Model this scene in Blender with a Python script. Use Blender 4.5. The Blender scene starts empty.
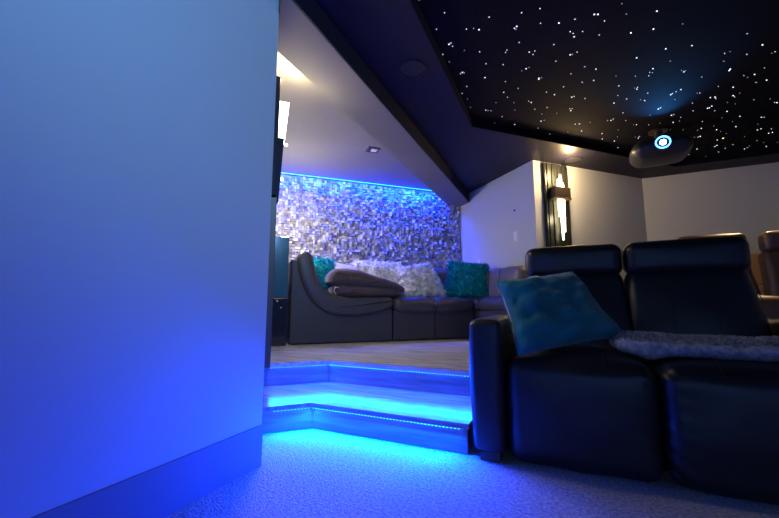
import bpy, bmesh, math, random
from mathutils import Vector, Matrix, noise
random.seed(7)
S2 = 2 ** -0.5
sc = bpy.context.scene
COL = sc.collection
R = math.radians

# ------------------------------------------------------------------ helpers
def PQ(p, q, z=0.0):
    """point of the 45-degree lounge axes (p along the stone wall, q towards it)"""
    return Vector(((p - q) * S2, (p + q) * S2, z))

def link(name, bm, m, parent=None, smooth=False, auto=None):
    me = bpy.data.meshes.new(name)
    bmesh.ops.recalc_face_normals(bm, faces=bm.faces)
    bm.to_mesh(me); bm.free()
    o = bpy.data.objects.new(name, me); COL.objects.link(o)
    if m: me.materials.append(m)
    if smooth:
        for f in me.polygons: f.use_smooth = True
    if parent: o.parent = parent
    return o

def empty(name, loc=(0, 0, 0), rz=0.0):
    o = bpy.data.objects.new(name, None); COL.objects.link(o)
    o.location = loc; o.rotation_euler = (0, 0, rz); o.empty_display_size = 0.1
    return o

def tag(o, label, cat, group=None, kind=None):
    o['label'] = label; o['category'] = cat
    if group: o['group'] = group
    if kind: o['kind'] = kind
    return o

def struct(o):
    o['kind'] = 'structure'; return o

def box(bm, x0, x1, y0, y1, z0, z1, M=None):
    vs = [bm.verts.new((x, y, z)) for z in (z0, z1) for y in (y0, y1) for x in (x0, x1)]
    for a in ((0, 1, 3, 2), (4, 5, 7, 6), (0, 1, 5, 4), (2, 3, 7, 6), (0, 2, 6, 4), (1, 3, 7, 5)):
        bm.faces.new([vs[i] for i in a])
    if M:
        for v in vs: v.co = M @ v.co
    return vs

def prism(bm, pts, z0, z1):
    a = [bm.verts.new((p[0], p[1], z0)) for p in pts]
    b = [bm.verts.new((p[0], p[1], z1)) for p in pts]
    bm.faces.new(a); bm.faces.new(b)
    n = len(pts)
    for i in range(n):
        bm.faces.new((a[i], a[(i + 1) % n], b[(i + 1) % n], b[i]))

def cyl(bm, c, r, h, n=24, axis='Z', r2=None):
    r2 = r if r2 is None else r2
    M = Matrix.Translation(c)
    if axis == 'Y': M = M @ Matrix.Rotation(R(-90), 4, 'X')
    if axis == 'X': M = M @ Matrix.Rotation(R(90), 4, 'Y')
    a = [bm.verts.new(M @ Vector((r * math.cos(2 * math.pi * i / n), r * math.sin(2 * math.pi * i / n), 0))) for i in range(n)]
    b = [bm.verts.new(M @ Vector((r2 * math.cos(2 * math.pi * i / n), r2 * math.sin(2 * math.pi * i / n), h))) for i in range(n)]
    bm.faces.new(a); bm.faces.new(b)
    for i in range(n): bm.faces.new((a[i], a[(i + 1) % n], b[(i + 1) % n], b[i]))

def tube(bm, pts, r, n=6):
    pts = [Vector(p) for p in pts]; rings = []
    for i, p in enumerate(pts):
        d = (pts[min(i + 1, len(pts) - 1)] - pts[max(i - 1, 0)]).normalized()
        u = d.cross(Vector((0, 0, 1)))
        if u.length < 1e-3: u = d.cross(Vector((1, 0, 0)))
        u.normalize(); w = d.cross(u)
        rings.append([bm.verts.new(p + (u * math.cos(2 * math.pi * k / n) + w * math.sin(2 * math.pi * k / n)) * r) for k in range(n)])
    for a, b in zip(rings, rings[1:]):
        for k in range(n): bm.faces.new((a[k], a[(k + 1) % n], b[(k + 1) % n], b[k]))
    bm.faces.new(rings[0]); bm.faces.new(rings[-1])

def lathe(bm, prof, c=(0, 0, 0), n=32):
    rings = []
    for r, z in prof:
        rings.append([bm.verts.new((c[0] + r * math.cos(2 * math.pi * k / n), c[1] + r * math.sin(2 * math.pi * k / n), c[2] + z)) for k in range(n)])
    for a, b in zip(rings, rings[1:]):
        for k in range(n): bm.faces.new((a[k], a[(k + 1) % n], b[(k + 1) % n], b[k]))
    bm.faces.new(rings[0]); bm.faces.new(rings[-1])

def bev(bm, w, seg=2):
    bmesh.ops.bevel(bm, geom=bm.edges[:], offset=w, segments=seg, profile=0.5, affect='EDGES', clamp_overlap=True)

def ticks(h, r, mid):
    """sample positions -h..h with extra ones in the rounded zones"""
    e = [h - r + r * t for t in (0.18, 0.4, 0.65, 1.0)]
    m = [-(h - r) + 2 * (h - r) * i / mid for i in range(mid + 1)]
    return [-x for x in reversed(e)] + m + e

def puff(bm, x0, x1, y0, y1, z0, z1, r=0.05, mid=(8, 6, 5), bulge=(0, 0, 0), wr=0.0, wf=6.0, M=None, seed=0.0, fn=None):
    """upholstered block: rounded edges, bulged faces, soft wrinkles"""
    c = Vector(((x0 + x1) / 2, (y0 + y1) / 2, (z0 + z1) / 2)); h = [(x1 - x0) / 2, (y1 - y0) / 2, (z1 - z0) / 2]
    r = min(r, min(h) * 0.96)
    T = [ticks(h[i], r, mid[i]) for i in range(3)]
    cache = {}
    def vert(i, j, k):
        key = (i, j, k)
        if key in cache: return cache[key]
        p = Vector((T[0][i], T[1][j], T[2][k]))
        inn = Vector([max(-(h[a] - r), min(h[a] - r, p[a])) for a in range(3)])
        d = p - inn
        if d.length > 1e-9:
            q = inn + d.normalized() * r
        else: q = p.copy()
        n_ = d.normalized() if d.length > 1e-9 else Vector((0, 0, 1))
        u = [min(1.0, abs(q[a]) / h[a]) for a in range(3)]
        for a in range(3):
            b, e = (a + 1) % 3, (a + 2) % 3
            q[a] += (1 if q[a] > 0 else -1) * bulge[a] * u[a] ** 3 * (1 - u[b] ** 2) * (1 - u[e] ** 2)
        if wr:
            q += n_ * wr * noise.noise((q + c) * wf + Vector((seed, seed * 1.7, 0)))
        q = q + c
        if fn: q = fn(q)
        if M: q = M @ q
        cache[key] = bm.verts.new(q); return cache[key]
    n = [len(t) for t in T]
    for a in range(3):
        b, e = (a + 1) % 3, (a + 2) % 3
        for side in (0, n[a] - 1):
            for i in range(n[b] - 1):
                for j in range(n[e] - 1):
                    def idx(ii, jj):
                        k = [0, 0, 0]; k[a] = side; k[b] = ii; k[e] = jj; return vert(*k)
                    try: bm.faces.new((idx(i, j), idx(i + 1, j), idx(i + 1, j + 1), idx(i, j + 1)))
                    except ValueError: pass

def profile_sweep(bm, prof, ys, shrink=None):
    """closed profile (x,z) swept along y; shrink gives rounded ends"""
    rings = []
    sg = 1 if sum(u[0] * v[1] - v[0] * u[1] for u, v in zip(prof, list(prof[1:]) + [prof[0]])) > 0 else -1
    for i, y in enumerate(ys):
        s = shrink[i] if shrink else 0.0
        ring = []
        n = len(prof)
        for k, (x, z) in enumerate(prof):
            a = Vector(prof[k - 1]); b = Vector(prof[(k + 1) % n]); t = (b - a)
            nn = Vector((t.y, -t.x)) * sg
            if nn.length > 1e-9: nn.normalize()
            ring.append(bm.verts.new((x - nn.x * s, y, z - nn.y * s)))
        rings.append(ring)
    for a, b in zip(rings, rings[1:]):
        n = len(a)
        for k in range(n): bm.faces.new((a[k], a[(k + 1) % n], b[(k + 1) % n], b[k]))
    bm.faces.new(rings[0]); bm.faces.new(rings[-1])

def smooth_closed(pts, it=2):
    for _ in range(it):
        q = []
        n = len(pts)
        for i in range(n):
            a, b = Vector(pts[i]), Vector(pts[(i + 1) % n])
            q += [tuple(a * .75 + b * .25), tuple(a * .25 + b * .75)]
        pts = q
    return pts

def cushion(bm, c00, c10, c11, c01, t, n=26, pinch=0.06, wr=0.006, wf=9, seed=0.0, side=1):
    """pillow between four corner points, t thick"""
    c00, c10, c11, c01 = map(Vector, (c00, c10, c11, c01))
    nrm = (c10 - c00).cross(c01 - c00).normalized() * side
    W = (c10 - c00).length
    g = {}
    ctr = (c00 + c10 + c11 + c01) / 4
    for s in (1, -1):
        for i in range(n + 1):
            for j in range(n + 1):
                u = -math.cos(math.pi * i / n); v = -math.cos(math.pi * j / n)
                edge = i in (0, n) or j in (0, n)
                if edge and s == -1: g[s, i, j] = g[1, i, j]; continue
                uu = u * (1 - pinch * (1 - v * v) * abs(u)); vv = v * (1 - pinch * (1 - u * u) * abs(v))
                a, b = (uu + 1) / 2, (vv + 1) / 2
                p = c00 * (1 - a) * (1 - b) + c10 * a * (1 - b) + c11 * a * b + c01 * (1 - a) * b
                th = t / 2 * ((1 - u ** 4) * (1 - v ** 4)) ** 0.55
                q = p + nrm * th * s
                w = wr * min(1, th / (t * .1) ) if not edge else 0
                q += nrm * s * w * (noise.noise(Vector((u, v, s)) * wf * .35 + Vector((seed, 0, 0))) + .5 * noise.noise(Vector((u * 2, v, s)) * wf + Vector((seed, 3, 0))))
                g[s, i, j] = bm.verts.new(q)
    for s in (1, -1):
        for i in range(n):
            for j in range(n):
                try: bm.faces.new((g[s, i, j], g[s, i + 1, j], g[s, i + 1, j + 1], g[s, i, j + 1]))
                except ValueError: pass

def fur(bm, count, length, width, droop=0.3, spread=0.7, rnd=None, lo=-9):
    """locks of pile grown out of the surface, part of the same mesh"""
    rnd = rnd or random.Random(3)
    bm.normal_update()
    faces = [f for f in bm.faces if f.normal.z > lo]
    ar = [f.calc_area() for f in faces]
    picks = rnd.choices(faces, weights=ar, k=count)
    todo = []
    for f in picks:
        vs = [v.co for v in f.verts]
        a, b = rnd.random(), rnd.random()
        if len(vs) == 4:
            p = vs[0] * (1 - a) * (1 - b) + vs[1] * a * (1 - b) + vs[2] * a * b + vs[3] * (1 - a) * b
        else: p = (vs[0] + vs[1] + vs[2]) / 3
        todo.append((p.copy(), f.normal.copy()))
    for p, n_ in todo:
        cl = noise.noise_vector(p * 14)
        d = (n_ + cl * spread + Vector((rnd.gauss(0, .25), rnd.gauss(0, .25), rnd.gauss(0, .25))) + Vector((0, 0, -droop))).normalized()
        L = length * rnd.uniform(.6, 1.25)
        s = d.cross(n_ + Vector((.01, .02, .03)));
        if s.length < 1e-4: continue
        s.normalize(); s *= width
        m = p + d * L * .55 + Vector((0, 0, -.08 * L))
        e = p + d * L + Vector((0, 0, -droop * L * .5))
        v = [bm.verts.new(q) for q in (p - s, p + s, m + s * .7, e, m - s * .7)]
        bm.faces.new(v)

# ------------------------------------------------------------------ materials
def mat(name, base, rough=.6, metal=0.0, spec=.5, bump=None, var=None, emis=None, sheen=0.0, coat=0.0, trans=0.0, scale2=None):
    m = bpy.data.materials.new(name); m.use_nodes = True
    nt = m.node_tree; N = nt.nodes; L = nt.links
    b = N['Principled BSDF']
    b.inputs['Base Color'].default_value = (*base, 1); b.inputs['Roughness'].default_value = rough
    b.inputs['Metallic'].default_value = metal; b.inputs['Specular IOR Level'].default_value = spec
    b.inputs['Sheen Weight'].default_value = sheen; b.inputs['Coat Weight'].default_value = coat
    b.inputs['Transmission Weight'].default_value = trans
    tc = N.new('ShaderNodeTexCoord')
    if var:
        sc_, amt = var[0], var[1]
        n = N.new('ShaderNodeTexNoise'); n.inputs['Scale'].default_value = sc_; n.inputs['Detail'].default_value = 5
        mp = N.new('ShaderNodeMapping')
        if len(var) > 2: mp.inputs['Scale'].default_value = var[2]
        L.new(tc.outputs['Object'], mp.inputs[0]); L.new(mp.outputs[0], n.inputs['Vector'])
        r = N.new('ShaderNodeMapRange'); r.inputs['From Min'].default_value = .3; r.inputs['From Max'].default_value = .7
        r.inputs['To Min'].default_value = 1 - amt; r.inputs['To Max'].default_value = 1 + amt
        L.new(n.outputs['Fac'], r.inputs['Value'])
        v = N.new('ShaderNodeVectorMath'); v.operation = 'SCALE'; v.inputs[0].default_value = base
        L.new(r.outputs[0], v.inputs['Scale']); L.new(v.outputs[0], b.inputs['Base Color'])
    if bump:
        kind, sc_, st, dist = bump
        if kind == 'voronoi':
            n = N.new('ShaderNodeTexVoronoi'); n.inputs['Scale'].default_value = sc_; out = n.outputs['Distance']
        else:
            n = N.new('ShaderNodeTexNoise'); n.inputs['Scale'].default_value = sc_; n.inputs['Detail'].default_value = 4; out = n.outputs['Fac']
        L.new(tc.outputs['Object'], n.inputs['Vector'])
        bp = N.new('ShaderNodeBump'); bp.inputs['Strength'].default_value = st; bp.inputs['Distance'].default_value = dist
        L.new(out, bp.inputs['Height']); L.new(bp.outputs[0], b.inputs['Normal'])
    if emis:
        b.inputs['Emission Color'].default_value = (*emis[0], 1); b.inputs['Emission Strength'].default_value = emis[1]
    return m

STARS = [(-0.669,1.88,1),(-0.557,2.039,2),(-0.681,2.025,3),(-0.645,2.151,2),(-0.463,2.234,2),(-0.418,2.248,1),(-0.387,2.274,3),(-0.307,2.193,2),(-0.155,2.348,3),(-0.171,2.359,2),(-0.163,2.373,1),(-0.155,2.512,2),(-0.591,2.318,2),(-0.607,2.324,3),(-0.589,2.355,2),(-0.711,2.323,1),(-0.677,2.407,2),(-0.522,2.433,1),(-0.425,2.492,2),(-0.242,2.557,2),(-0.255,2.579,2),(-0.655,2.509,1),(-0.407,2.647,2),(-0.289,2.713,2),(-0.595,2.674,3),(-0.613,2.685,2),(-0.584,2.689,1),(-0.445,2.817,3),(-0.115,2.242,2),(-0.008,2.256,2),(-0.01,2.387,2),(0.099,2.434,3),(0.303,2.449,3),(0.324,2.458,3),(0.193,2.442,2),(0.368,2.539,2),(0.449,2.425,1),(0.488,2.532,1),(0.168,2.55,2),(0.187,2.576,2),(0.244,2.583,2),(0.194,2.613,3),(0.349,2.666,2),(0.542,2.733,3),(0.067,2.638,2),(-0.097,2.646,3),(-0.06,2.651,2),(-0.074,2.686,2),(0.22,2.794,2),(0.175,2.804,3),(0.189,2.804,1),(0.078,2.839,2),(0.626,3.048,3),(-0.133,2.838,3),(-0.111,2.83,1),(-0.166,2.852,1),(0.282,3.003,2),(0.362,3.071,3),(0.187,3.055,2),(-0.048,3.007,3),(-0.028,3.009,1),(0.659,3.305,2),(0.517,3.236,1),(0.657,2.584,3),(0.673,2.756,3),(0.798,3.021,3),(0.958,3.059,3),(1.261,3.073,2),(1.41,3.259,3),(1.203,3.262,2),(1.232,3.254,1),(1.355,3.342,2),(1.53,3.393,2),(1.516,3.405,1),(1.233,3.371,1),(0.766,3.251,3),(0.753,3.295,2),(0.774,3.31,1),(0.757,3.345,2),(0.997,3.401,3),(0.976,3.372,1),(1.004,3.389,1),(1.149,3.543,2),(1.316,3.511,3),(1.316,3.53,3),(1.552,3.603,2),(1.521,3.677,3),(1.45,3.661,2),(1.489,3.705,1),(1.647,3.817,3),(1.59,3.828,1),(1.322,3.764,2),(1.44,3.83,3),(0.837,2.782,1),(0.864,3.199,1),(-0.606,2.876,2),(-0.667,2.96,2),(-0.644,3.066,1),(-0.649,3.219,1),(-0.302,2.942,2),(-0.335,3.095,3),(-0.314,3.188,2),(-0.216,3.087,2),(-0.422,3.234,1),(-0.273,3.306,1),(-0.528,3.326,3),(-0.51,3.346,1),(-0.486,3.36,2),(-0.405,3.514,2),(-0.278,3.441,1),(-0.129,3.364,3),(-0.148,3.333,2),(-0.106,3.502,2),(-0.05,3.024,3),(0.002,3.248,2),(0.064,3.317,3),(-0.001,3.518,2),(0.082,3.672,1),(-0.049,3.624,1),(-0.063,3.768,3),(-0.033,3.765,1),(-0.097,3.916,2),(-0.485,3.661,3),(-0.49,3.613,1),(-0.31,3.731,3),(-0.368,3.754,1),(-0.211,4.005,2),(-0.011,4.137,3),(0.01,4.11,2),(-0.657,3.582,1),(0.136,3.224,2),(0.274,3.217,2),(0.359,3.228,3),(0.204,3.423,3),(0.222,3.421,2),(0.311,3.499,2),(0.203,3.671,3),(0.193,3.63,2),(0.213,3.639,2),(0.289,3.992,3),(0.251,3.982,2),(0.387,4.006,1),(0.318,4.174,3),(0.188,4.145,1),(0.17,4.296,1),(0.522,4.329,3),(0.539,4.483,3),(0.668,4.602,3),(0.684,4.492,1),(0.667,4.308,1),(0.73,4.818,3),(0.543,4.036,2),(0.573,4.047,3),(0.589,4.024,2),(0.659,3.927,2),(0.708,4.113,2),(0.557,3.693,3),(0.572,3.566,2),(0.651,3.662,2),(0.557,3.401,3),(0.705,3.523,3),(0.705,3.493,2),(0.685,3.496,1),(0.802,3.631,2),(0.803,3.761,3),(0.767,3.728,1),(0.905,4.091,1),(0.949,3.984,3),(0.821,4.255,3),(0.796,4.254,1),(0.935,4.311,2),(0.897,4.623,3),(0.9,4.583,2),(0.863,4.583,1),(0.99,3.743,3),(0.999,3.729,2),(1.02,3.709,2),(1.048,3.687,3),(1.045,3.855,1),(1.206,3.99,2),(0.963,3.968,3),(1.094,4.178,3),(1.112,4.172,2),(1.188,4.267,2),(1.199,4.349,1),(1.148,4.353,3),(1.165,4.532,1),(1.031,4.323,1),(1.29,4.598,1),(1.258,4.164,2),(1.213,3.819,2),(1.194,3.813,1),(1.323,3.948,3),(1.358,3.955,3),(1.375,3.991,2),(1.53,3.968,1),(1.494,3.993,3),(1.515,4.025,2),(1.57,4.174,1),(1.364,4.16,3),(1.378,4.16,3),(1.388,4.13,3),(1.444,4.245,2),(1.555,4.311,3),(1.492,4.109,1),(1.559,4.445,1),(1.706,4.479,3),(1.688,4.586,1),(1.411,4.459,2),(1.551,4.621,1),(1.452,4.634,3),(1.429,4.671,1),(1.608,4.736,3),(1.661,4.804,1),(1.737,4.893,1),(1.763,4.735,3),(1.504,4.855,3),(1.49,4.872,2),(1.454,4.86,1),(1.709,5.049,3),(1.751,5.258,3),(1.759,5.224,3),(1.879,5.365,2),(1.919,5.272,2),(1.584,5.251,3),(1.552,5.418,2),(1.734,5.574,2),(1.758,5.567,1),(1.787,5.574,2),(1.854,5.476,2),(2.075,5.572,1),(2.094,5.486,3),(2.105,5.453,2),(1.948,5.068,1),(2.107,5.4,1),(2.123,5.26,2),(2.002,4.926,3),(2.021,4.904,3),(2.123,4.956,2),(2.172,5.061,3),(2.146,5.072,3),(1.908,4.595,3),(1.934,4.606,2),(2.293,5.502,3),(2.208,5.344,1),(1.817,4.198,1),(1.885,4.293,2),(1.905,4.306,3),(1.691,4.155,2),(1.579,3.818,1),(1.944,4.764,1),(2.347,5.403,1)]
# ------------------------------------------------------------------ palette
M = {}
M['wall'] = mat('painted_wall', (.535, .57, .59), .62, spec=.3, bump=('noise', 160, .08, .002))
M['baseboard'] = mat('gloss_baseboard', (.20, .22, .30), .35)
M['dark'] = mat('dark_ceiling_paint', (.0095, .009, .019), .5, spec=.2, bump=('noise', 120, .08, .002))
M['black'] = mat('black_star_panel', (.003, .003, .007), .85, spec=.1)
M['cream'] = mat('cream_ceiling_paint', (.185, .178, .155), .65, spec=.3, bump=('noise', 90, .1, .002), var=(2.2, .05))
M['carpet'] = mat('carpet_pile', (.60, .60, .64), .95, spec=.1, bump=('noise', 130, 1.0, .03), var=(75, .4))
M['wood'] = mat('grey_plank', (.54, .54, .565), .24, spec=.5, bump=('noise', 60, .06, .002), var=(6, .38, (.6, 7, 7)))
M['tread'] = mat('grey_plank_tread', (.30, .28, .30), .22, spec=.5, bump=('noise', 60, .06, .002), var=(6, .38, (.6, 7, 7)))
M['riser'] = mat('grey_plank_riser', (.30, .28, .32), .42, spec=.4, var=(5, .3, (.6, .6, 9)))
M['stone'] = mat('split_stone', (.44, .43, .44), .55, spec=.5, bump=('noise', 55, .5, .006), var=(9, .3))
M['leather'] = mat('black_leather', (.006, .008, .014), .42, spec=.55, bump=('noise', 260, .12, .001))
M['leather_brown'] = mat('brown_leather', (.10, .055, .032), .42, spec=.5, bump=('noise', 260, .12, .001))
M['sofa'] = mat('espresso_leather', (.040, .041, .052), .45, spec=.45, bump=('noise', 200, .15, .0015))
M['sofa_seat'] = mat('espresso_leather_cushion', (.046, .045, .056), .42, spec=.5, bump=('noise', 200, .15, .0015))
M['sofa_back_lit'] = mat('espresso_leather_back_lit', (.13, .115, .12), .38, spec=.5, bump=('noise', 200, .15, .0015))  # same leather, lightened: cove light on the backrests is put into the colour
M['thread'] = mat('seam_thread', (.006, .006, .010), .6)
M['velvet'] = mat('teal_velvet', (.002, .215, .26), .55, spec=.3, sheen=.35, bump=('noise', 26, .3, .012), var=(7, .22))
M['pale'] = mat('pale_satin', (.55, .52, .60), .4, sheen=.3)
M['tealfur'] = mat('teal_fur', (.004, .30, .36), .8, spec=.2, var=(30, .4))
M['whitefur'] = mat('white_shag', (.85, .83, .80), .85, spec=.15, var=(18, .28))
M['greyfur'] = mat('grey_plush', (.34, .34, .40), .9, spec=.15, var=(45, .45))
M['plush'] = mat('brown_plush', (.075, .050, .058), .85, spec=.15, sheen=.4, bump=('noise', 30, .5, .01), var=(25, .25))
M['mirror'] = mat('smoked_mirror', (.06, .066, .058), .38, metal=.8, var=(14, .4, (8, 8, .25)))
M['bronze'] = mat('dark_bronze', (.035, .028, .024), .35, metal=.3)
M['brass'] = mat('aged_brass', (.11, .07, .04), .4, metal=.2)
M['crystal'] = mat('lit_crystal', (.9, .85, .7), .15, emis=((1.0, .80, .48), 7.0))
M['frost'] = mat('lit_frosted_glass', (.9, .9, .88), .3, emis=((1.0, .93, .78), 5.0))
M['glass'] = mat('teal_glass', (.02, .09, .15), .14, spec=.8, coat=.6)
M['gloss'] = mat('black_gloss', (.008, .010, .018), .14, spec=.6)
M['plate'] = mat('white_plastic', (.82, .80, .80), .4)
M['grille'] = mat('speaker_grille', (.008, .008, .012), .6, bump=('voronoi', 300, .5, .003))
M['proj'] = mat('projector_shell', (.02, .022, .03), .4, spec=.5)
M['lensring'] = mat('lens_ring', (.1, .4, 1), .3, emis=((.10, .42, 1.0), 5.0))
M['lens'] = mat('lens_glow', (.8, .9, 1), .1, emis=((.65, .88, 1.0), 14.0))
M['star'] = mat('star_point', (1, 1, 1), .5, emis=((.80, .85, 1.0), 2.6))
M['stardim'] = mat('star_point_dim', (1, 1, 1), .5, emis=((.70, .75, 1.0), .9))
M['starwarm'] = mat('star_point_amber', (1, 1, 1), .5, emis=((1.0, .72, .30), 2.0))
M['led'] = mat('blue_led', (.1, .4, 1), .4, emis=((.02, .40, 1.0), 5.0))
M['cove'] = mat('cyan_led', (.1, .6, 1), .4, emis=((.02, .36, 1.0), 2.5))
M['tan'] = mat('tan_leather', (.50, .29, .13), .45)

# ------------------------------------------------------------------ the room
ZP = .32            # lounge platform height
ZC = 2.5            # soffit height
ZL = 2.555            # lounge ceiling height
bm = bmesh.new(); prism(bm, [(-1.6, -3.3), (3.4, -3.3), (3.4, 6.05), (-4.4, 6.05), (-4.4, 1.2), (-1.6, 1.2)], -.12, 0)
struct(link('floor', bm, M['carpet']))

def slab(name, pts, z0, z1, m):
    b = bmesh.new(); prism(b, pts, z0, z1); return struct(link(name, b, m))

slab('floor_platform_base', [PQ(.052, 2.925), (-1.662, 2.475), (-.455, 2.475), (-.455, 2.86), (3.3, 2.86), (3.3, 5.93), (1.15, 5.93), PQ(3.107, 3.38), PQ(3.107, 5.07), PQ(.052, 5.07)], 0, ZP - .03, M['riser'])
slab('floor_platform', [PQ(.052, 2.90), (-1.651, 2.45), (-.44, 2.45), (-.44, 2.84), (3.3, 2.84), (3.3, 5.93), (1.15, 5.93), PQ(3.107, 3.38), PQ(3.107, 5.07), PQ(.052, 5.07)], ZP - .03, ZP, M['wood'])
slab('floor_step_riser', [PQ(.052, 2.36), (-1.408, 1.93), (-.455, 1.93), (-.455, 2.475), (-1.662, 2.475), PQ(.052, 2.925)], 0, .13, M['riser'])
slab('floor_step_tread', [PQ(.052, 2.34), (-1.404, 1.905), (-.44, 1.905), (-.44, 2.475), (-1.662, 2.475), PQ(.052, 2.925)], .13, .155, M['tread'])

slab('wall_left', [(-1.317, -3.2), (-1.317, 1.402), (-1.40, 1.485), (-1.5, 1.485), (-1.5, -3.2)], 0, ZC, M['wall'])
slab('wall_lounge_left', [PQ(.052, 1.96), PQ(.052, 5.17), PQ(-.05, 5.17), PQ(-.05, 2.03)], 0, ZL, M['wall'])
slab('wall_lounge_right', [PQ(3.107, 3.38), PQ(3.107, 5.17), PQ(3.22, 5.17), PQ(3.22, 3.48)], 0, ZC, M['wall'])
slab('wall_corner', [PQ(3.107, 3.38), PQ(5.006, 3.38), PQ(5.06, 3.48), PQ(3.22, 3.48)], 0, ZC, M['wall'])
slab('wall_back', [(1.15, 5.93), (3.3, 5.93), (3.3, 6.03), (1.1, 6.03)], 0, ZC, M['wall'])
slab('wall_right', [(3.3, -3.2), (3.4, -3.2), (3.4, 6.03), (3.3, 6.03)], 0, ZC, M['wall'])
slab('wall_front', [(-1.5, -3.3), (3.4, -3.3), (3.4, -3.2), (-1.5, -3.2)], 0, ZC, M['wall'])
slab('baseboard_left', [(-1.317, -3.2), (-1.310, -3.2), (-1.310, 1.402), (-1.317, 1.409)], 0, .183, M['baseboard'])

# split-stone accent wall: every stone face has its own depth and tilt
bm = bmesh.new()
prism(bm, [PQ(.052, 5.07), PQ(3.107, 5.07), PQ(3.107, 5.17), PQ(.068, 5.17)], 0, ZL)
rs = random.Random(11)
cell = .038
nx = int((3.107 - .068) / cell); nz = int((ZL - .78) / cell)
used = set()
for i in range(nx):
    for k in range(nz):
        if (i, k) in used: continue
        w = 2 if rs.random() < .10 and (i + 1, k) not in used and i + 1 < nx else 1
        h = 2 if rs.random() < .14 and (i, k + 1) not in used and k + 1 < nz and w == 1 else 1
        for a in range(w):
            for b in range(h): used.add((i + a, k + b))
        p0 = .070 + i * cell + .0025; p1 = p0 + cell * w - .005
        z0 = .78 + k * cell + .0025; z1 = z0 + cell * h - .005
        d = rs.choice((.008, .016, .026, .036, .044)); tx = rs.uniform(-.018, .018); tz = rs.uniform(-.018, .018)
        q = 5.072
        back = [PQ(p0, q, z0), PQ(p1, q, z0), PQ(p1, q, z1), PQ(p0, q, z1)]
        fr = [PQ(p0, q - max(.003, d - tx - tz), z0), PQ(p1, q - max(.003, d + tx - tz), z0), PQ(p1, q - max(.003, d + tx + tz), z1), PQ(p0, q - max(.003, d - tx + tz), z1)]
        vb = [bm.verts.new(v) for v in back]; vf = [bm.verts.new(v) for v in fr]
        bm.faces.new(vf)
        for a in range(4): bm.faces.new((vb[a], vb[(a + 1) % 4], vf[(a + 1) % 4], vf[a]))
stone = struct(link('wall_lounge_back', bm, M['stone']))
# each stone keeps its own tone
me = stone.data
ntl = M['stone'].node_tree
geo = ntl.nodes.new('ShaderNodeNewGeometry'); rr = ntl.nodes.new('ShaderNodeMapRange')
rr.inputs['To Min'].default_value = .4; rr.inputs['To Max'].default_value = 1.3
ntl.links.new(geo.outputs['Random Per Island'], rr.inputs['Value'])
vm = ntl.nodes.new('ShaderNodeVectorMath'); vm.operation = 'SCALE'
bs = ntl.nodes['Principled BSDF']; src = bs.inputs['Base Color'].links[0].from_socket
ntl.links.new(src, vm.inputs[0]); ntl.links.new(rr.outputs[0], vm.inputs['Scale']); ntl.links.new(vm.outputs[0], bs.inputs['Base Color'])

# soffit ring round the star tray
YH, QH = 5.58, 2.92
out = [(-1.19, -3.2), (3.3, -3.2), (3.3, 5.93), (1.15, 5.93), tuple(PQ(3.107, 3.38)[:2]), (-1.19, 5.585)]
inn = [(-.69, -2.6), (2.8, -2.6), (2.8, YH), (YH - QH / S2, YH), (-.69, QH / S2 - .69), (-.69, QH / S2 - .69)]
bm = bmesh.new()
def ring_faces(z):
    o = [bm.verts.new((*p, z)) for p in out]; i = [bm.verts.new((*p, z)) for p in inn[:5]]; i.append(i[4])
    return o, i
o0, i0 = ring_faces(ZC); o1, i1 = ring_faces(ZC + .12)
for k in range(6):
    n = (k + 1) % 6
    for (o, i) in ((o0, i0), (o1, i1)):
        vs = [o[k], o[n], i[n], i[k]]
        if i[n] is i[k]: vs = [o[k], o[n], i[k]]
        bm.faces.new(vs)
    bm.faces.new((o0[k], o0[n], o1[n], o1[k]))
    if i0[k] is not i0[n]: bm.faces.new((i0[k], i0[n], i1[n], i1[k]))
struct(link('ceiling_soffit', bm, M['dark']))
slab('ceiling_star_panel', [(-.69, -2.6), (2.8, -2.6), (2.8, YH), (YH - QH / S2, YH), (-.69, QH / S2 - .69)], 2.58, 2.60, M['black'])
slab('trim_1', [(-.691, -2.6), (-.685, -2.6), (-.685, 3.43), (-.691, QH / S2 - .69)], ZC + .002, 2.58, M['black'])
a_, b_ = PQ((QH / S2 - .69 - .69) * S2, QH), PQ(4.965, QH)
slab('trim_2', [a_, b_, b_ + Vector((.004, -.004, 0)), a_ + Vector((.004, -.004, 0))], ZC + .002, 2.58, M['black'])
slab('trim_3', [(1.46, YH), (2.8, YH), (2.8, YH - .005), (1.46, YH - .005)], ZC + .002, 2.58, M['black'])
slab('ceiling_lounge', [(-4.4, .9), (-1.2, .9), (-1.2, 6.0), (-4.4, 6.0)], ZL, ZL + .12, M['cream'])
slab('ceiling_entry', [(-1.5, -3.2), (-1.19, -3.2), (-1.19, 1.40), (-1.5, 1.40)], ZC, ZC + .1, M['dark'])
slab('ceiling_beam', [(-1.54, 1.50), (-1.41, 1.50), (-1.316, 1.405), (-1.2, 1.28), (-1.2, 5.594), (-1.385, 5.785), (-1.54, 5.63)], 2.35, ZL, M['cream'])
slab('ceiling_beam_face', [(-1.2, 1.28), (-1.19, 1.27), (-1.19, 5.58), (-1.2, 5.59)], 2.352, ZC + .1, M['dark'])

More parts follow.
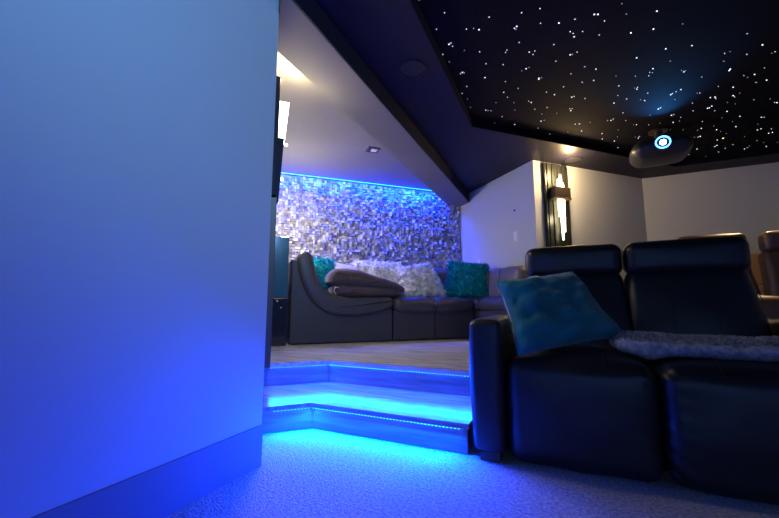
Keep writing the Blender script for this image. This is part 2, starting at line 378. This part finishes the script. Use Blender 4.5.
# ------------------------------------------------------------------ LED strips under the nosings
def area(name, loc, rot, sx, sy, power, col, spread=180):
    l = bpy.data.lights.new(name, 'AREA'); l.shape = 'RECTANGLE'; l.size = sx; l.size_y = sy; l.energy = power; l.color = col
    l.spread = R(spread)
    o = bpy.data.objects.new(name, l); COL.objects.link(o); o.location = loc; o.rotation_euler = rot.to_euler() if isinstance(rot, Matrix) else rot; return o
def point(name, loc, power, col, r=.03):
    l = bpy.data.lights.new(name, 'POINT'); l.energy = power; l.color = col; l.shadow_soft_size = r
    o = bpy.data.objects.new(name, l); COL.objects.link(o); o.location = loc; return o
def spot(name, loc, target, power, col, ang, blend=.8, r=.03):
    l = bpy.data.lights.new(name, 'SPOT'); l.energy = power; l.color = col; l.spot_size = R(ang); l.spot_blend = blend; l.shadow_soft_size = r
    o = bpy.data.objects.new(name, l); COL.objects.link(o); o.location = loc
    o.rotation_euler = (Vector(target) - Vector(loc)).to_track_quat('-Z', 'Y').to_euler(); return o

LEDC = (.0, .045, 1.0)
def led_strip(pts, label, pw, tilt, spread):
    root = empty('led_strip', pts[0]); root_loc = Vector(pts[0])
    tag(root, label, 'light strip', 'blue light strips under the step nosings')
    for a, b in zip(pts, pts[1:]):
        bt = bmesh.new(); bd = bmesh.new()
        a, b = Vector(a), Vector(b); d = (b - a); L = d.length; u = d.normalized(); ang = math.atan2(u.y, u.x)
        Mx = Matrix.Translation(a - root_loc) @ Matrix.Rotation(ang, 4, 'Z')
        box(bt, 0, L, -.005, .005, -.001, .003, Mx)
        for k in range(int(L / .02)):
            box(bd, .008 + .02 * k, .014 + .02 * k, -.004, .004, -.004, -.001, Mx)
        n = max(2, round(L / .16))
        for k in range(n):
            area('led_light', a.lerp(b, (k + .5) / n) + Vector((0, 0, -.006)), Matrix.Rotation(ang, 3, 'Z') @ Matrix.Rotation(R(-tilt), 3, 'X'), L / n * .96, .010, pw * L / n, LEDC, spread)
        link('tape', bt, M['plate'], root); link('diodes', bd, M['led'], root)
    return root
led_strip([PQ(.13, 2.344, .1265), (-1.4055, 1.916, .1265), (-.47, 1.916, .1265)], 'blue light strip under the lower step nosing above the carpet', 85, 58, 165)
led_strip([PQ(.13, 2.908, .2865), (-1.6555, 2.461, .2865), (-.47, 2.461, .2865)], 'blue light strip under the platform nosing above the lower step', 30, 74, 170)

# cove strip along the stone wall
bm = bmesh.new(); tube(bm, [PQ(.09, 5.0, 2.542), PQ(2.80, 5.0, 2.542)], .007)
tag(link('led_strip', bm, M['cove']), 'cyan light strip in the ceiling along the top of the stone wall', 'light strip')
area('cove_light', PQ(1.44, 4.90, 2.53), (R(30), 0, R(45)), 2.7, .012, 190, (.0, .030, 1.0), 150)

# ------------------------------------------------------------------ star lights
bm = bmesh.new(); cyl(bm, (0, 0, -.003), .0042, .003, 8); st = link('star_light', bm, M['star'])
bm = bmesh.new(); cyl(bm, (0, 0, -.002), .0028, .002, 8); st2m = link('star_light', bm, M['star'])
bm = bmesh.new(); cyl(bm, (0, 0, -.002), .0026, .002, 8); st1 = link('star_light', bm, M['stardim'])
bm = bmesh.new(); cyl(bm, (0, 0, -.0035), .0085, .0035, 10); stw = link('star_light', bm, M['starwarm'])
protos = {3: st, 2: st2m, 1: st1}
sl = {3: 'bright white pinpoint star light in the black starry ceiling', 2: 'small white pinpoint star light in the black starry ceiling', 1: 'faint white pinpoint star light in the black starry ceiling'}
seen = set()
for x, y, b in STARS:
    if (y - x) * S2 > QH - .01 or x < -.68 or y > YH - .01: continue
    if b in seen: o = protos[b].copy(); COL.objects.link(o)
    else: o = protos[b]; seen.add(b)
    o.location = (x, y, 2.58)
    # stars are set at small random rotations and stretched a little like fibre ends
    tag(o, sl[b], 'star light', {3: 'bright star lights in the ceiling', 2: 'small star lights in the ceiling', 1: 'faint star lights in the ceiling'}[b])
stw.location = (1.75, 5.02, 2.58); tag(stw, 'amber star light beside the projector in the black ceiling', 'star light')
o = stw.copy(); COL.objects.link(o); o.location = (2.32, 4.72, 2.58); o['label'] = 'amber star light at the right edge of the black ceiling'

# ------------------------------------------------------------------ projector
root = empty('projector', (1.03, 4.30, 2.35), R(-6))
tag(root, 'dark ceiling projector with glowing blue lens hanging below the starry ceiling', 'projector')
bm = bmesh.new(); puff(bm, -.24, .24, .0, .46, -.085, .085, .08, (8, 8, 3), (.03, .02, .03)); link('body', bm, M['proj'], root, True)
bm = bmesh.new(); cyl(bm, (0, .22, .08), .035, .15, 20); cyl(bm, (0, .22, .215), .085, .014, 28); link('mount', bm, M['bronze'], root)
bm = bmesh.new(); cyl(bm, (0, -.045, .0), .070, .06, 32, 'Y'); lh = link('lens_barrel', bm, M['proj'], root)
bm = bmesh.new()
n = 40
rings = []
for rr_, yy in ((.064, -.046), (.064, -.054), (.052, -.054), (.052, -.046)):
    rings.append([bm.verts.new((rr_ * math.cos(2 * math.pi * k / n), yy, rr_ * math.sin(2 * math.pi * k / n))) for k in range(n)])
for a in range(4):
    A, B = rings[a], rings[(a + 1) % 4]
    for k in range(n): bm.faces.new((A[k], A[(k + 1) % n], B[(k + 1) % n], B[k]))
link('lens_ring', bm, M['lensring'], lh).parent = lh
bm = bmesh.new(); cyl(bm, (0, -.052, .0), .028, .008, 28, 'Y'); o = link('lens', bm, M['lens'], root); o['label'] = 'glowing white lens'
spot('projector_glow', (1.03, 4.20, 2.40), (.93, 3.80, 2.58), 24, (.04, .35, 1.0), 100, 1.0, .02)

# ------------------------------------------------------------------ ceiling fittings
def speaker(x, y, label):
    bm = bmesh.new(); lathe(bm, [(.105, 0), (.105, -.006), (.098, -.010), (.088, -.006), (.086, -.004), (.0005, -.004)], (0, 0, 0), 40)
    r_ = link('ceiling_speaker', bm, M['dark'], None, False); r_.location = (x, y, ZC)
    tag(r_, label, 'ceiling speaker', 'round ceiling speakers')
    bm = bmesh.new(); cyl(bm, (0, 0, -.0055), .085, .003, 40); link('grille', bm, M['grille'], r_)
speaker(.253, 4.79, 'round dark ceiling speaker in the soffit above the crystal wall sconce')
speaker(-.90, 2.36, 'round dark ceiling speaker in the soffit beside the beam')
root = empty('downlight', (-1.88, 3.62, ZL), R(45)); tag(root, 'small square downlight with pale lens in the lounge ceiling', 'ceiling light')
bm = bmesh.new()
box(bm, -.07, .07, -.07, -.05, -.008, 0); box(bm, -.07, .07, .05, .07, -.008, 0); box(bm, -.07, -.05, -.05, .05, -.008, 0); box(bm, .05, .07, -.05, .05, -.008, 0); box(bm, -.05, .05, -.05, .05, -.002, 0)
link('frame', bm, M['bronze'], root)
bm = bmesh.new(); box(bm, -.02, .045, -.035, .035, -.012, -.002); bev(bm, .003); link('lens', bm, M['plate'], root)

# ------------------------------------------------------------------ wall plates
def rectplate(name, p, z, w, h, label, cat, rocker=True):
    root = empty(name, PQ(3.107, p, z), R(135)); tag(root, label, cat)   # local -x... faces the lounge
    bm = bmesh.new(); box(bm, -w / 2, w / 2, 0, .006, -h / 2, h / 2); bev(bm, .002); link('plate', bm, M['plate'], root)
    bm = bmesh.new(); box(bm, -w * .22, w * .22, .006, .010, -h * .28, h * .28); bev(bm, .001); link('rocker' if rocker else 'socket', bm, M['plate'], root)
rectplate('light_switch', 3.741, 1.624, .075, .125, 'white light switch on the pale wall left of the crystal sconce', 'light switch')
rectplate('wall_socket', 4.576, 1.381, .05, .07, 'tiny white wall plate just above the teal fur cushion', 'wall socket', False)
bm = bmesh.new(); cyl(bm, (0, 0, 0), .011, .012, 16, 'X'); o = link('wall_sensor', bm, M['bronze']); 
o.location = PQ(3.107, 3.741, 1.96); o.rotation_euler = (0, 0, R(225)); tag(o, 'tiny dark round sensor on the wall above the light switch', 'sensor')

# ------------------------------------------------------------------ crystal sconce on the corner wall
root = empty('wall_sconce', PQ(3.425, 3.38, 0), R(45)); tag(root, 'crystal wall sconce on smoked mirror strips, lit, behind the loveseat', 'wall lamp')
bm = bmesh.new(); box(bm, -.185, .185, -.030, 0, .95, 2.485); bev(bm, .004); link('backplate', bm, M['mirror'], root)
bm = bmesh.new()
for x, w in ((-.172, .02), (-.12, .05), (-.055, .03), (.05, .03), (.115, .05), (.172, .02)):
    box(bm, x - w / 2, x + w / 2, -.040 - abs(x) * .02, -.028, .97 + abs(x) * .6, 2.475 - abs(x) * .1)
bev(bm, .003); link('mirror_strips', bm, M['mirror'], root)
bm = bmesh.new(); box(bm, -.125, .125, -.125, -.03, 2.035, 2.15); bev(bm, .006); link('band', bm, M['bronze'], root)
bm = bmesh.new(); box(bm, -.13, .13, -.13, -.03, 2.012, 2.034); box(bm, -.13, .13, -.13, -.03, 2.151, 2.158); bev(bm, .003); link('band_rim', bm, M['brass'], root)
for x, zt, w in ((-.02, 2.27, .020), (.018, 2.33, .018), (.05, 2.23, .018)):
    bm = bmesh.new(); cyl(bm, (x, -.078, 2.152), w, zt - 2.152, 6, 'Z', w * .5); link('crystal', bm, M['crystal'], root)
for x, zb, w in ((-.028, 1.80, .018), (.010, 1.52, .024), (.045, 1.62, .018)):
    bm = bmesh.new(); cyl(bm, (x, -.080, zb), w * .45, 2.012 - zb, 6, 'Z', w); link('crystal', bm, M['crystal'], root)
point('sconce_up', PQ(3.425, 3.12, 2.36), 30, (1.0, .66, .32), .06)
point('sconce_down', PQ(3.425, 3.20, 1.80), 3, (1.0, .76, .50), .05)

# tall sconce on the lounge's left wall, seen edge-on
root = empty('wall_sconce', PQ(.068, 2.62, 0), R(45)); tag(root, 'tall wall sconce with glowing glass shade, seen edge-on past the blue wall', 'wall lamp')
bm = bmesh.new(); box(bm, -.014, .036, -.19, .19, 1.46, 2.30); bev(bm, .004); link('backplate', bm, M['dark'], root)
bm = bmesh.new(); box(bm, -.014, .044, -.17, .17, .36, 1.455); bev(bm, .003); link('lower_strip', bm, M['brass'], root)
bm = bmesh.new()
vs = []
for (z, x1, w) in ((1.47, .060, .05), (1.92, .082, .06)):
    for (x, y) in ((.03, -w), (x1, -w), (x1, w), (.03, w)): vs.append(bm.verts.new((x, y, z)))
bm.faces.new(vs[:4]); bm.faces.new(vs[4:])
for k in range(4): bm.faces.new((vs[k], vs[(k + 1) % 4], vs[4 + (k + 1) % 4], vs[4 + k]))
link('bracket', bm, M['dark'], root)
bm = bmesh.new(); vs = []
for (z, x1, w) in ((1.925, .088, .06), (2.19, .108, .07)):
    for (x, y) in ((.035, -w), (x1, -w), (x1, w), (.035, w)): vs.append(bm.verts.new((x, y, z)))
bm.faces.new(vs[:4]); bm.faces.new(vs[4:])
for k in range(4): bm.faces.new((vs[k], vs[(k + 1) % 4], vs[4 + (k + 1) % 4], vs[4 + k]))
link('lamp_shade', bm, M['frost'], root)
for z in (1.64, 1.90):
    bm = bmesh.new(); bmesh.ops.create_icosphere(bm, subdivisions=2, radius=.012, matrix=Matrix.Translation((.080 + (z - 1.64) * .08, 0, z))); link('glass_bead', bm, M['frost'], root, True)
point('left_sconce_up', PQ(.22, 2.62, 2.44), 22, (1.0, .80, .52), .04)
point('left_sconce_shade', PQ(.27, 2.62, 2.10), 6, (1.0, .84, .58), .04)
point('added_stone_fill', PQ(.30, 4.3, 1.75), 42, (1.0, .88, .74), .10)  # added warm fill near the stone wall, well away from the sconce

# ------------------------------------------------------------------ glass tower
SO = PQ(.37, 4.09, ZP)
root = empty('display_cabinet', SO, R(45)); tag(root, 'narrow black gloss cabinet with teal glass top beside the sofa arm', 'cabinet')
bm = bmesh.new(); box(bm, -.298, -.035, -.03, .42, .0, .50); bev(bm, .006); link('lower_case', bm, M['gloss'], root)
bm = bmesh.new(); box(bm, -.292, -.040, -.022, .41, .505, 1.165); bev(bm, .005); link('glass_case', bm, M['glass'], root)
bm = bmesh.new()
for x in (-.296, -.041): box(bm, x - .003, x + .003, -.028, -.022, .502, 1.168)
link('metal_edge', bm, M['bronze'], root)
for (x, z) in ((-.10, .40), (-.21, .12), (-.14, .47)):
    bm = bmesh.new(); bmesh.ops.create_icosphere(bm, subdivisions=2, radius=.008, matrix=Matrix.Translation((x, -.034, z))); link('knob', bm, M['plate'], root, True)
bm = bmesh.new(); box(bm, -.285, -.275, -.045, -.03, .10, .26); bev(bm, .003); link('handle', bm, M['brass'], root)

# ------------------------------------------------------------------ sectional sofa
sofa = empty('sectional_sofa', SO, R(45)); tag(sofa, 'brown leather sectional sofa with curved arm on the raised platform', 'sofa')
bm = bmesh.new()
pr = [(0, .01), (1.18, .01), (1.18, .40), (.9, .335), (.6, .31), (.40, .35), (.235, .47), (.135, .68), (.105, .90), (.06, .925), (0, .925)]
profile_sweep(bm, pr, [.012, .018, .03, .90], [.012, .004, 0, 0]); link('arm_panel', bm, M['sofa'], sofa)
bm = bmesh.new()
pad = [(1.183, .39), (.9, .315), (.6, .29), (.385, .335), (.21, .47), (.10, .68), (.052, .88), (.055, .97), (.10, 1.025), (.17, 1.03), (.225, .98), (.245, .88), (.30, .70), (.40, .57), (.6, .51), (.9, .515), (1.15, .525), (1.183, .50)]
pad = smooth_closed(pad, 2)
profile_sweep(bm, pad, [-.045, -.042, -.030, -.010, .02, .06, .3, .88, .90], [.050, .036, .018, .005, 0, 0, 0, 0, .012])
link('arm_seat_cushion', bm, M['sofa_seat'], sofa, True)
for (a, b) in ((1.19, 2.305),):
    bm = bmesh.new(); box(bm, a, b, .012, .90, .01, .36); bev(bm, .01, 3); link('base', bm, M['sofa'], sofa, False)
    def fd(p):
        q = p.copy(); e = math.exp(-((q.x - 1.745) / .045) ** 2); q.z -= .022 * e * (1 if q.z > .42 else -.3)
        q.y += .014 * e * (1 if q.y < .1 else 0); q.z -= .03 * (1 - ((q.x - 1.745) / .56) ** 2) * (1 if q.z < .40 else 0); return q
    bm = bmesh.new(); puff(bm, a, b, -.045, .56, .35, .515, .08, (34, 6, 2), (0, .012, .022), .006, 9, seed=a, fn=fd)
    link('seat', bm, M['sofa_seat'], sofa, True)
bm = bmesh.new(); box(bm, 2.32, 2.70, -.66, .90, .01, .36); bev(bm, .01, 3); link('base', bm, M['sofa'], sofa)
bm = bmesh.new(); puff(bm, 2.31, 2.62, -.68, -.05, .335, .52, .085, (6, 8, 2), (.012, 0, .02), .006, 9, seed=5); link('seat', bm, M['sofa_seat'], sofa, True)
bm = bmesh.new(); puff(bm, 2.31, 2.62, -.045, .56, .335, .515, .08, (6, 8, 2), (0, 0, .01), .006, 9, seed=6); link('seat', bm, M['sofa_seat'], sofa, True)
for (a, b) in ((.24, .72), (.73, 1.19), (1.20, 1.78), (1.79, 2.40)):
    bm = bmesh.new(); puff(bm, a, b, .50, .92, .46, .95, .09, (8, 2, 7), (0, .03, .02), .008, 7, seed=a * 3); link('backrest', bm, M['sofa_back_lit'], sofa, True)
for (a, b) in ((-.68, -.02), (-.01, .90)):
    bm = bmesh.new(); puff(bm, 2.50, 2.725, a, b, .40, .885, .09, (2, 9, 7), (.03, 0, .02), .008, 7, seed=a * 3); link('backrest', bm, M['sofa_back_lit'], sofa, True)
bm = bmesh.new()
tube(bm, [(2.487, -.33, .86), (2.468, -.33, .78), (2.468, -.33, .62), (2.48, -.33, .53)], .004)
link('seam', bm, M['thread'], sofa); bm = bmesh.new()
tube(bm, [(1.745, -.05, .50), (1.745, -.058, .44), (1.745, -.04, .36), (1.745, .006, .34), (1.745, .006, .02)], .005)
link('seam', bm, M['thread'], sofa)
for x in (.05, 1.1, 1.3, 2.2, 2.6):
    for y in (.1, .8):
        bm = bmesh.new(); box(bm, x, x + .05, y, y + .05, 0, .012); link('foot', bm, M['bronze'], sofa)

def on_sofa(o, label, cat, group=None):
    o.location = SO; o.rotation_euler = (0, 0, R(45)); return tag(o, label, cat, group)

# folded brown blanket
def interp(x, T):
    if x <= T[0][0]: return T[0][1]
    for (a, b), (c, d) in zip(T, T[1:]):
        if x <= c: return b + (d - b) * (x - a) / (c - a)
    return T[-1][1]
root = empty('folded_blanket', SO, R(45)); tag(root, 'brown plush blanket folded in two thick layers on the sofa seat', 'blanket')
top = [(.42, .80), (.50, .845), (.65, .855), (.8, .835), (1.06, .76), (1.25, .70), (1.36, .63)]
bot = [(.42, .66), (.6, .655), (.9, .65), (1.2, .625), (1.36, .58)]
def layer(x0, x1, y0, y1, tp, bt, seed):
    bm = bmesh.new()
    def fn(p):
        t = p.z; zt = interp(p.x, tp); zb = interp(p.x, bt); q = p.copy(); q.z = zb + (zt - zb) * t; return q
    puff(bm, x0, x1, y0, y1, 0.0, 1.0, .1, (22, 10, 4), (0, 0, 0), 0, 5, fn=lambda p: p)
    # rebuild rounding in real proportions
    for v in bm.verts:
        x, y, t = v.co
        u = (t - .5) * 2
        ex = min(1, (x - x0) / .07, (x1 - x) / .07); ey = min(1, (y - y0) / .07, (y1 - y) / .05)
        e = math.sqrt(max(0, 1 - (1 - max(0, ex)) ** 2)) * math.sqrt(max(0, 1 - (1 - max(0, ey)) ** 2))
        zt = interp(x, tp); zb = interp(x, bt); c = (zt + zb) / 2; h = (zt - zb) / 2
        v.co.z = c + u * h * (.35 + .65 * e) + .012 * noise.noise(Vector((x * 9, y * 9, u + seed)))
        v.co.y -= .012 * noise.noise(Vector((x * 14, t * 3, seed)))
    return bm
link('lower_fold', layer(.46, 1.34, .03, .46, [(.4, .665), (.8, .655), (1.2, .625), (1.4, .60)], [(.4, .535), (.55, .52), (.9, .525), (1.34, .535)], 1), M['plush'], root, True)
link('upper_fold', layer(.42, 1.37, .00, .46, top, bot, 4), M['plush'], root, True)
bm = bmesh.new(); tube(bm, [(.50, .025, .55), (.475, .02, .585), (.49, .018, .63), (.53, .016, .625)], .007, 8); link('care_loop', bm, M['pale'], root, True)

# cushions and throws on the sofa
bm = bmesh.new(); cushion(bm, (.27, .34, .56), (.60, .36, .56), (.56, .47, .99), (.25, .45, 1.02), .15, 16, .02)
fur(bm, 2600, .045, .004, .2, .6, random.Random(5)); on_sofa(link('throw_cushion', bm, M['tealfur']), 'teal fluffy cushion peeking out between curved sofa arm and brown blanket', 'cushion')
bm = bmesh.new(); cushion(bm, (.56, .30, .54), (.92, .32, .54), (.88, .46, .92), (.52, .44, .975), .12, 16, .05)
on_sofa(link('throw_cushion', bm, M['pale']), 'plain pale satin cushion behind the brown blanket', 'cushion')
# shaggy throw over the backrest
bm = bmesh.new()
def fnT(p): return p
g = []
nx_, ny_ = 16, 18
path = [(.40, .56), (.435, .66), (.455, .76), (.465, .86), (.475, .93), (.51, .975), (.57, .990), (.63, .985), (.69, .96), (.715, .93)]
for i in range(nx_ + 1):
    x = .84 + (1.50 - .84) * i / nx_
    row = []
    for k, (y, z) in enumerate(path):
        w = .010 * noise.noise(Vector((x * 8, k * .7, 2)))
        row.append((Vector((x, y - .012 + w, z + w)), Vector((x, y + .004 + w, z - .008 + w))))
    g.append(row)
A = [[bm.verts.new(c[0]) for c in r_] for r_ in g]; Bv = [[bm.verts.new(c[1]) for c in r_] for r_ in g]
nP = len(path)
for i in range(nx_):
    for k in range(nP - 1):
        bm.faces.new((A[i][k], A[i + 1][k], A[i + 1][k + 1], A[i][k + 1])); bm.faces.new((Bv[i][k], Bv[i][k + 1], Bv[i + 1][k + 1], Bv[i + 1][k]))
    bm.faces.new((A[i][0], Bv[i][0], Bv[i + 1][0], A[i + 1][0])); bm.faces.new((A[i][-1], A[i + 1][-1], Bv[i + 1][-1], Bv[i][-1]))
for k in range(nP - 1):
    bm.faces.new((A[0][k], A[0][k + 1], Bv[0][k + 1], Bv[0][k])); bm.faces.new((A[-1][k], Bv[-1][k], Bv[-1][k + 1], A[-1][k + 1]))
bmesh.ops.recalc_face_normals(bm, faces=bm.faces)
fur(bm, 5200, .050, .006, .35, .8, random.Random(8)); on_sofa(link('shaggy_throw', bm, M['whitefur']), 'white shaggy throw draped over the sofa back below the stone wall', 'throw')
bm = bmesh.new(); cushion(bm, (1.40, .24, .55), (2.06, .26, .54), (1.88, .43, .99), (1.42, .43, .90), .16, 22, .04)
fur(bm, 5600, .05, .006, .35, .8, random.Random(9)); on_sofa(link('throw_cushion', bm, M['whitefur']), 'white shaggy cushion left of the teal fur cushion', 'cushion')
bm = bmesh.new(); cushion(bm, (2.00, .30, .54), (2.55, .02, .54), (2.60, .06, .97), (2.18, .40, 1.04), .17, 24, .10)
fur(bm, 9000, .040, .0035, .25, .6, random.Random(10)); on_sofa(link('throw_cushion', bm, M['tealfur']), 'large teal fur cushion in the far corner of the sofa', 'cushion')

# ------------------------------------------------------------------ home-theatre loveseats
def loveseat(label, cat, lm, gap, loc):
    root = empty('loveseat', loc); tag(root, label, cat)
    for x0, x1 in ((-.424, -.262), (1.0 + gap, 1.162 + gap)):
        def fa(p):
            q = p.copy(); t = q.z / .68
            if q.x < (x0 + x1) / 2 and x0 < 0: q.x += .012 * (1 - t) - .010 * math.sin(t * math.pi)
            return q
        bm = bmesh.new(); puff(bm, x0, x1, -.025, .86, .040, .675, .036, (4, 9, 8), (.006, .01, .012), .002, 8, fn=fa); link('armrest', bm, M[lm], root, True)
        bm = bmesh.new(); box(bm, x0 + .04, x1 - .03, -.005, .10, 0, .05); link('foot', bm, M['bronze'], root)
        bm = bmesh.new(); box(bm, x0 + .04, x1 - .03, .74, .80, 0, .05); link('foot', bm, M['bronze'], root)
    for k, (x0, x1) in enumerate(((-.256, .367), (.372 + gap, .992 + gap))):
        cx = (x0 + x1) / 2
        def fs(p):
            q = p.copy()
            # gathered creases along the inner edge of each seat front
            e = max(0, 1 - abs(q.x - (.37 + (gap if k else 0))) / .10)
            q.y += .010 * e * math.sin(q.z * 95 + 2 * q.x * 40) * (1 if q.y < .2 else .3)
            return q
        bm = bmesh.new(); puff(bm, x0, x1, -.008, .62, .012, .492, .066, (14, 10, 16), (.004, .022, .034), .006, 7, seed=k * 3.1, fn=fs)
        seat = link('seat', bm, M[lm], root, True)
        for xs in (cx - .10, cx + .12):
            bm = bmesh.new()
            pts = [(xs, .50, .520), (xs, .30, .530), (xs, .12, .522), (xs, .060, .512), (xs, .020, .475), (xs, -.004, .42), (xs, -.013, .30), (xs, -.010, .18), (xs, .0, .09)]
            tube(bm, [(a, b - .008, c) for a, b, c in pts], .0028)
            link('seam', bm, M['thread'], seat)
        tilt = Matrix.Translation((0, .60, .50)) @ Matrix.Rotation(R(-13), 4, 'X') @ Matrix.Translation((0, -.60, -.50))
        hx = (.545 if k == 0 else .570) / 2; cxh = (.087 if k == 0 else .660 + gap)
        def fb(p):
            q = p.copy(); t = max(0, min(1, (.93 - q.z) / .4)); q.x = cxh + (q.x - cxh) * (1 + .10 * t) + .012 * t; return q
        bm = bmesh.new(); puff(bm, cxh - hx, cxh + hx, .56, .74, .40, .965, .05, (12, 3, 12), (0, .03, 0), .006, 6, M=tilt, seed=k + 9, fn=fb)
        back = link('backrest', bm, M[lm], root, True)
        for xs in (cxh - .09, cxh + .10):
            bm = bmesh.new()
            tube(bm, [tilt @ Vector(q) for q in ((xs, .545, .52), (xs, .533, .62), (xs, .531, .72), (xs, .538, .82), (xs, .552, .89))], .0025)
            link('seam', bm, M['thread'], back)
        bm = bmesh.new(); puff(bm, cxh - hx, cxh + hx, .615, .785, .925, 1.118, .052, (12, 3, 3), (.004, .008, .008), .003, 8, seed=k + 20); hd = link('headrest', bm, M[lm], root, True)
        for xs in (cxh - .09, cxh + .10):
            pts = [(xs, .700 + .0885 * math.cos(a) * -1, 1.02 + .0985 * math.sin(a)) for a in [R(v) for v in (-60, -35, -10, 15, 40, 65, 90)]]
            bm = bmesh.new(); tube(bm, pts, .0022)
            link('seam', bm, M['thread'], hd)
    bm = bmesh.new(); box(bm, -.26, 1.0 + gap, .70, .82, .06, .50); box(bm, -.24, 1.0 + gap, .03, .7, .03, .07); link('frame', bm, M['bronze'], root)
    return root
loveseat('black leather two-seat theatre recliner at the front on the carpet', 'loveseat', 'leather', 0.0, (0, 1.90, 0))
loveseat('brown leather theatre recliner in the row behind the black loveseat', 'loveseat', 'leather_brown', .10, (1.31, 3.90, ZP))

# teal velvet pillow
BL, BR, TR, TL = (-.189, 1.905, .508), (.306, 2.27, .590), (.084, 2.43, .948), (-.3065, 2.066, .880)
root = empty('velvet_pillow', (-.05, 2.1, .53)); ro = Vector((-.05, 2.1, .53)); tag(root, 'teal velvet pillow tilted against the left arm of the black loveseat', 'pillow')
def half(side, m, nm, thick):
    bm = bmesh.new()
    cushion(bm, Vector(BL) - ro, Vector(BR) - ro, Vector(TR) - ro, Vector(TL) - ro, thick, 34, .07, .022, 9, 2.0)
    nrm = (Vector(BR) - Vector(BL)).cross(Vector(TL) - Vector(BL)).normalized()
    c = (Vector(BL) + Vector(BR) + Vector(TR) + Vector(TL)) / 4 - ro
    bm.verts.index_update(); bm.faces.ensure_lookup_table()
    nf = len(bm.faces) // 2
    dele = [f for i, f in enumerate(bm.faces) if (i < nf) != (side > 0)]
    bmesh.ops.delete(bm, geom=dele, context='FACES')
    link(nm, bm, M[m], root, True)
half(1, 'velvet', 'front_cover', .16); half(-1, 'pale', 'back_cover', .17)
bm = bmesh.new()
loop = []
for a, b in ((BL, BR), (BR, TR), (TR, TL), (TL, BL)):
    a, b = Vector(a) - ro, Vector(b) - ro; cc = (Vector(BL) + Vector(BR) + Vector(TR) + Vector(TL)) / 4 - ro
    for k in range(10):
        t = k / 10; p = a.lerp(b, t); u = 2 * t - 1; p = p.lerp(cc, .07 * .5 * (1 - u * u)); loop.append(p)
loop.append(loop[0]); tube(bm, loop, .003); link('piping', bm, M['velvet'], root, True)

# grey plush throw across both seats
bm = bmesh.new()
def fg(p):
    q = p.copy(); t = max(0, 1 - (q.x - .22) / .16)
    c = Vector((q.x, 2.20, .557)); q = q.lerp(c, .35 * t * t)
    q.z += .012 * math.sin(q.x * 7) * (q.z - .53) / .1
    q.z -= .022 * math.exp(-((q.x - .37) / .05) ** 2) * (1 if q.z < .57 and q.y < 2.2 else 0)
    return q
puff(bm, .24, .985, 2.03, 2.37, .518, .594, .045, (30, 10, 2), (0, .01, .006), .012, 9, fn=fg)
fur(bm, 16000, .014, .0022, .2, .6, random.Random(12))
tag(link('plush_throw', bm, M['greyfur']), 'grey plush throw laid in a roll across both seats of the black loveseat', 'throw')

# tan stool behind the rear row
root = empty('bar_stool', (2.03, 5.45, ZP), R(8)); tag(root, 'tan backed stool glimpsed between the brown headrests', 'stool')
bm = bmesh.new(); puff(bm, -.19, .19, .13, .18, .66, 1.02, .024, (6, 2, 6), (0, .01, .01)); link('backrest', bm, M['tan'], root, True)
bm = bmesh.new(); puff(bm, -.19, .19, -.19, .17, .56, .64, .03, (6, 6, 2), (0, 0, .01)); link('seat', bm, M['tan'], root, True)
for sx in (-1, 1):
    for sy in (-1, 1):
        bm = bmesh.new(); tube(bm, [(sx * .16, sy * .15, .57), (sx * .19, sy * .18, 0)], .014, 8); link('leg', bm, M['bronze'], root, True)

# ------------------------------------------------------------------ light
area('screen_light', (.9, -3.1, 1.35), (R(90), 0, 0), 3.0, 1.6, 18, (.20, .44, .95))
spot('added_left_wall_wash', (1.0, -.9, 2.47), (-1.3, 1.25, 2.1), 290, (.20, .47, 1.0), 68, 1.0, .1)  # added cool spot to brighten the upper left wall, no fixture behind it
spot('added_headrest_spot', (2.1, 5.3, 2.49), (1.75, 4.72, 1.35), 140, (1.0, .66, .34), 44, .9, .03)  # added warm spot that turns the rear headrest tops tan, no fixture
spot('added_back_wall_fill', (2.4, 3.6, 2.49), (2.2, 5.6, 1.4), 1.2, (1.0, .86, .74), 120, 1.0, .05)  # added weak warm fill aimed towards the back wall, no fixture
w = bpy.data.worlds.new('night'); sc.world = w; w.use_nodes = True
w.node_tree.nodes['Background'].inputs[0].default_value = (.02, .03, .08, 1); w.node_tree.nodes['Background'].inputs[1].default_value = .2

# ------------------------------------------------------------------ camera
yaw, pit = R(24.73), R(7.18)
Fv = Vector((-math.sin(yaw) * math.cos(pit), math.cos(yaw) * math.cos(pit), math.sin(pit)))
Rv = Vector((math.cos(yaw), math.sin(yaw), 0)); Uv = Rv.cross(Fv)
cam = bpy.data.cameras.new('camera'); cam.lens = 36 * 364 / 779; cam.sensor_width = 36; cam.sensor_fit = 'HORIZONTAL'; cam.clip_start = .02
co = bpy.data.objects.new('camera', cam); COL.objects.link(co)
m4 = Matrix((Rv, Uv, -Fv)).transposed().to_4x4(); m4.translation = (0, 0, .75); co.matrix_world = m4
sc.camera = co
sc.view_settings.view_transform = 'Standard'; sc.view_settings.look = 'None'; sc.view_settings.gamma = 1; sc.view_settings.exposure = 0
sc.view_settings.use_curve_mapping = False
sc.cycles.max_bounces = 6; sc.cycles.diffuse_bounces = 4; sc.cycles.sample_clamp_indirect = 6
